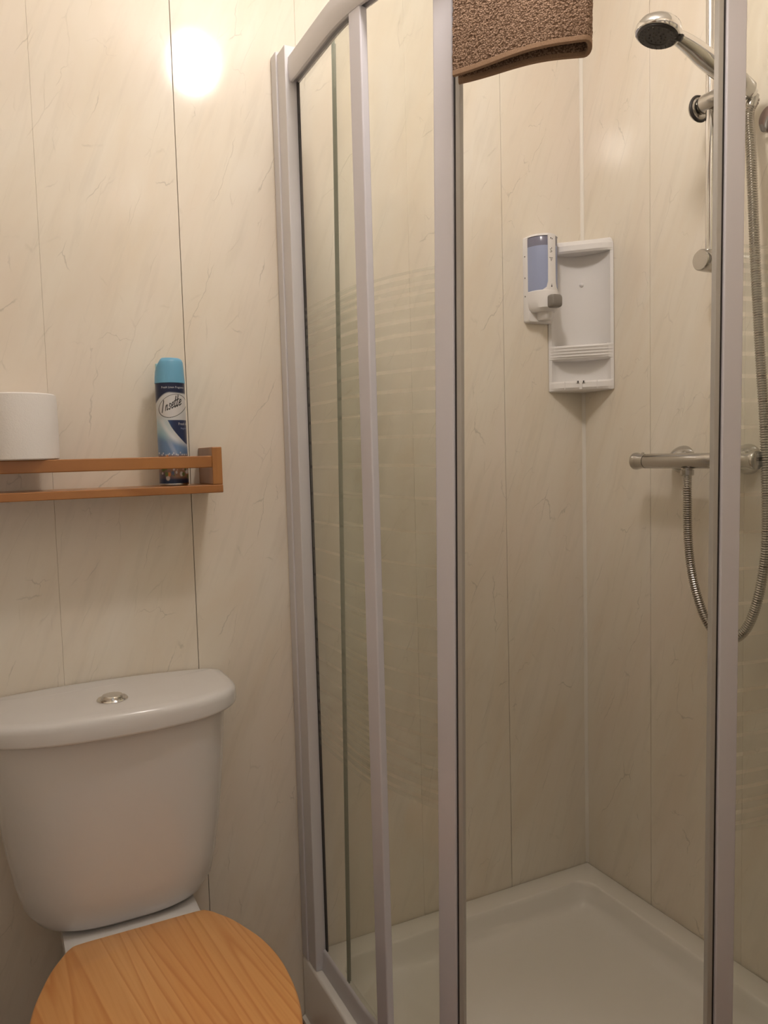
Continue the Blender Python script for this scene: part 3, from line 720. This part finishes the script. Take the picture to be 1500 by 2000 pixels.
bm = NB(); loft(bm, [ell(.0388, .0425, 1.7306), ell(.0383, .042, 1.733), ell(.0335, .038, 1.7365)]); obj('tank_lid', bm, M_plastic, dp, smooth=50)
# front strip (curved band widening into the lower housing)
bm = NB(); ring = []
for z, hw in ((1.7335, .28), (1.66, .28), (1.625, .29), (1.612, .38), (1.606, .62), (1.603, 1.0)):
    a_ = []; b_2 = []
    for k in range(9):
        a = PI/2 + (hw*2*k/8 - hw)*(-1)
        a_.append((DX+.0385*math.cos(a), -.018-.0442*math.sin(a), z)); b_2.append((DX+.0355*math.cos(a), -.018-.041*math.sin(a), z))
    ring.append(a_ + b_2[::-1])
loft(bm, ring); obj('front_strip', bm, M_plastic, dp, smooth=40)
bm = NB(); loft(bm, [ell(.029, .034, 1.558), ell(.037, .044, 1.566), ell(.0395, .046, 1.585), ell(.0395, .045, 1.604), ell(.037, .043, 1.606)]); obj('pump_housing', bm, M_plastic, dp, smooth=40)
bm = NB(); loft(bm, [ell(.014, .024, 1.5405, c=DX+.004), ell(.018, .029, 1.545, c=DX+.004), ell(.021, .032, 1.5585, c=DX+.004)]); obj('spout', bm, M_plastic, dp, smooth=40)
bm = NB(); loft(bm, [rrxz(DX-.015, DX+.015, 1.563, 1.5925, .006, -.062), rrxz(DX-.0155, DX+.0155, 1.5625, 1.593, .007, -.070), rrxz(DX-.0145, DX+.0145, 1.563, 1.592, .008, -.0785), rrxz(DX-.012, DX+.012, 1.566, 1.589, .007, -.081)]); obj('push_button', bm, M_grey, dp, smooth=40)
bm = NB()
for t, z, wd, ht in ((.0, 1.7235, .0016, .0035), (.0035, 1.722, .0016, .0025), (-.001, 1.6985, .003, .0009), (.002, 1.7005, .001, .003), (.0, 1.6955, .0045, .0007), (-.001, 1.6915, .0035, .0008), (.002, 1.693, .001, .003), (.0, 1.6785, .0095, .0009), (.001, 1.6755, .005, .0008), (.0005, 1.6725, .001, .0025)):
    a = PI/2 - t/.0375; a += .10; x = DX+.0388*math.cos(a); y = -.018-.0446*math.sin(a)
    box(bm, (x-wd/2, y-.0003, z-ht/2), (x+wd/2, y+.0006, z+ht/2))
lathe(bm, (DX-.0023, -.0618, 1.6130), (0, -1, 0), [(0, .0018), (.0006, .0016)], 10)
lathe(bm, (DX-.0023, -.0618, 1.6155), (0, -1, 0), [(0, .0013), (.0006, .0011)], 10)
lathe(bm, (DX-.0023, -.0618, 1.6180), (0, -1, 0), [(0, .0008), (.0006, .0007)], 10)
tag(obj('printed_marks', bm, M_mark, dp), kind='stuff')
for z in (1.690, 1.640, 1.597):
    bm = NB(); lathe(bm, (DX-.0384, -.008, z), (-1, 0, 0), [(0, .002), (.001, .0016)], 8); obj('side_stud', bm, M_grey, dp)

# ---------------------------------------------------------------- bar valve
VY, VX, VZ = -.4035, -.070, 1.2013
va = thing('shower_valve', 'satin chrome horizontal bar shower valve mounted low on the right shower wall', 'shower valve', (0, VY, VZ))
bm = NB(); tube(bm, [(VX, VY+.122, VZ), (VX, VY+.120, VZ), (VX, VY-.120, VZ), (VX, VY-.122, VZ)], [.0148, .0158, .0158, .0148], 32); obj('valve_body', bm, M_satin, va, smooth=40)
for s_ in (1, -1):
    bm = NB(); lathe(bm, (VX, VY+s_*.1225, VZ), (0, s_, 0), [(0, .0156), (.004, .0158), (.014, .0158), (.020, .0172), (.028, .0188), (.032, .0184), (.0345, .016), (.0355, .008)], 32); k_ = obj('control_knob', bm, M_satin, va, smooth=40)
    bm = NB(); lathe(bm, (VX, VY+s_*.132, VZ+.0150), (0, 0, 1), [(0, .0032), (.003, .003), (.0042, .0018)], 12); obj('stop_button', bm, M_satin, k_, smooth=40)
    ey_ = -.3225 if s_ > 0 else -.4845
    bm = NB(); lathe(bm, (-.0006, ey_, VZ+.001), (-1, 0, 0), [(0, .0305), (.003, .0305), (.010, .0292), (.020, .0250), (.030, .0185), (.036, .0125), (.060, .0115)], 36); obj('escutcheon', bm, M_satin, va, smooth=40)
bm = NB(); lathe(bm, (VX, VY+.010, VZ-.0135), (0, 0, -1), [(0, .0120), (.004, .0120), (.005, .0138), (.015, .0138), (.0165, .012)], 12); obj('outlet_nut', bm, M_satin, va, smooth=25)

# ---------------------------------------------------------------- riser rail with slider
RX, RY = -.060, -.4410
ri = thing('shower_riser_rail', 'chrome upright riser rail with slider bracket on the right shower wall', 'shower rail', (0, RY, 1.58))
bm = NB(); tube(bm, [(RX, RY, 1.594), (RX, RY, 2.20)], .0092, 24); obj('riser_tube', bm, M_chrome, ri, smooth=50)
for z in (1.592, 2.2):
    bm = NB(); lathe(bm, (-.0006, RY, z), (-1, 0, 0), [(0, .0215), (.004, .0225), (.070, .0215), (.0845, .0205), (.087, .0185), (.0872, .006)], 36); obj('end_bracket', bm, M_satin, ri, smooth=40)
SZ = 1.893
bm = NB(); lathe(bm, (RX-.002, RY+.018, SZ), (0, -1, 0), [(0, .0165), (.006, .0178), (.034, .0178), (.044, .0160), (.060, .0135)], 28); sl_ = obj('slider_body', bm, M_satin, ri, smooth=40)
bm = NB(); lathe(bm, (RX-.002, RY+.022, SZ-.003), (0, 1, 0), [(0, .0185), (.003, .0225), (.008, .0235), (.012, .021), (.0145, .012)], 28); obj('clamp_knob', bm, M_satin, sl_, smooth=40)
bm = NB(); tor = [(RX-.002+.0228*math.cos(a), RY+.026, SZ-.003+.0228*math.sin(a)) for a in (2*PI*k/32 for k in range(33))]; tube(bm, tor, .0032, 8); obj('knob_ring', bm, M_dark, sl_, smooth=60)
WD = Vector((-.905, .08, .40)).normalized(); W0 = Vector((-.066, -.517, 1.889))
bm = NB(); lathe(bm, W0 - WD*.020, WD, [(0, .015), (.004, .0185), (.030, .0205), (.036, .019)], 28); obj('handset_cup', bm, M_satin, sl_, smooth=40)

# ---------------------------------------------------------------- hand shower
hs = thing('hand_shower', 'chrome hand shower with dark nozzle face in the slider bracket', 'shower head', tuple(W0))
ctr = Vector((-.262, -.5045, 1.9475))
pts = catmull([W0 - WD*.028, W0 + WD*.02, W0 + WD*.08 + Vector((0, 0, -.001)), W0 + WD*.13 + Vector((0, 0, .0005)), Vector((-.232, -.505, 1.956))], 8)
n_ = len(pts); rad = [.0115 + .0035*min(1, i/10) + .003*math.sin(PI*min(1, i/(n_-1))) - .004*max(0, (i/(n_-1)-.6)/.4) for i in range(n_)]
bm = NB(); tube(bm, pts, rad, 24); obj('handle', bm, M_chrome, hs, smooth=60)
HN = Vector((-.25, .08, -.96)).normalized()
bm = NB(); lathe(bm, ctr - HN*.016, HN, [(-.013, .001), (-.0125, .013), (-.009, .025), (-.001, .0352), (.008, .0395), (.0145, .0402), (.0185, .0385), (.019, .0350)], 48); obj('head_shell', bm, M_chrome, hs, smooth=50)
bm = NB(); lathe(bm, ctr - HN*.016, HN, [(.015, .0352), (.0205, .0350), (.0228, .0325), (.0232, .021), (.0218, .0195), (.0218, .001)], 48)
face = obj('nozzle_face', bm, M_dark, hs, smooth=40)
d_, x_, y_ = frame_for(HN); bm = NB()
for rr2, cnt in ((.0305, 24), (.0255, 18), (.014, 10), (.007, 6)):
    for k in range(cnt):
        a = 2*PI*k/cnt; p = ctr + HN*(.0055) + (x_*math.cos(a)+y_*math.sin(a))*rr2
        lathe(bm, p, HN, [(0, .0013), (.0025, .0009)], 6)
ng = obj('nozzles', bm, mat('grey_nozzles', (.10, .09, .08), .5), face); ng['kind'] = 'stuff'
tl = (Vector((.75, -.66, 0)) - HN*HN.dot(Vector((.75, -.66, 0)))).normalized()
bm = NB(); tube(bm, [ctr + tl*.033 + HN*.001, ctr + tl*.0415 + HN*.004], [.007, .0062], 14); obj('spray_lever', bm, M_dark, hs, smooth=50)

# ---------------------------------------------------------------- hose: corrugated steel
hp = [(VX, VY+.010, VZ-.033), (-.068, -.3925, 1.12), (-.062, -.3885, 1.053), (-.060, -.3950, .982), (-.060, -.4115, .9235), (-.060, -.4385, .872), (-.060, -.4770, .8465), (-.060, -.5160, .862), (-.060, -.5445, .908), (-.060, -.5650, .9895), (-.060, -.5720, 1.08), (-.059, -.5660, 1.2477), (-.059, -.5550, 1.39), (-.058, -.5410, 1.5786), (-.056, -.5295, 1.7655), (-.050, -.5190, 1.840), tuple(W0 - WD*.050 + Vector((0, 0, -.018))), tuple(W0 - WD*.030)]
hp[-2] = tuple(Vector((-.036, -.5190, 1.868)))
cpts = catmull(hp, 40); L2 = [0.]
for a, b in zip(cpts, cpts[1:]): L2.append(L2[-1]+(b-a).length)
ring_p = .0047; n_r = int(L2[-1]/(ring_p/4)); pp = []; rad = []; j = 0
for k in range(n_r+1):
    t = L2[-1]*k/n_r
    while j < len(cpts)-2 and L2[j+1] < t: j += 1
    pp.append(cpts[j].lerp(cpts[j+1], (t-L2[j])/max(1e-9, L2[j+1]-L2[j]))); rad.append((.0072, .0090, .0096, .0090)[k % 4])
bm = NB(); tube(bm, pp, rad, 12)
ho = tag(obj('shower_hose', bm, M_hose, smooth=25), 'corrugated steel shower hose looping from the bar valve to the hand shower', 'hose')
def ferrule(p, q, r0=.0098):
    bm = NB(); tube(bm, [p, Vector(p).lerp(Vector(q), .8), q], [r0, r0*.93, r0*.8], 20); obj('ferrule', bm, M_satin, ho, smooth=40)
ferrule((VX, VY+.010, VZ-.0285), (-.0695, -.3930, VZ-.055), .0094); ferrule(tuple(pp[-1]), tuple(pp[-24]), .0105)

# ---------------------------------------------------------------- small wall hook on the far right
hk = thing('wall_hook', 'small mauve plastic hook on the shower wall at right edge', 'hook', (0, -.527, 1.838))
bm = NB(); lathe(bm, (-.0006, -.527, 1.840), (-1, 0, 0), [(0, .024), (.003, .0235), (.006, .020), (.009, .011)], 28); obj('suction_disc', bm, M_mauve, hk, smooth=50)
bm = NB(); tube(bm, catmull([(-.006, -.527, 1.842), (-.012, -.527, 1.830), (-.014, -.527, 1.818), (-.022, -.527, 1.815), (-.027, -.527, 1.824)], 5), .0035, 10); obj('hook_arm', bm, M_grey, hk, smooth=50)
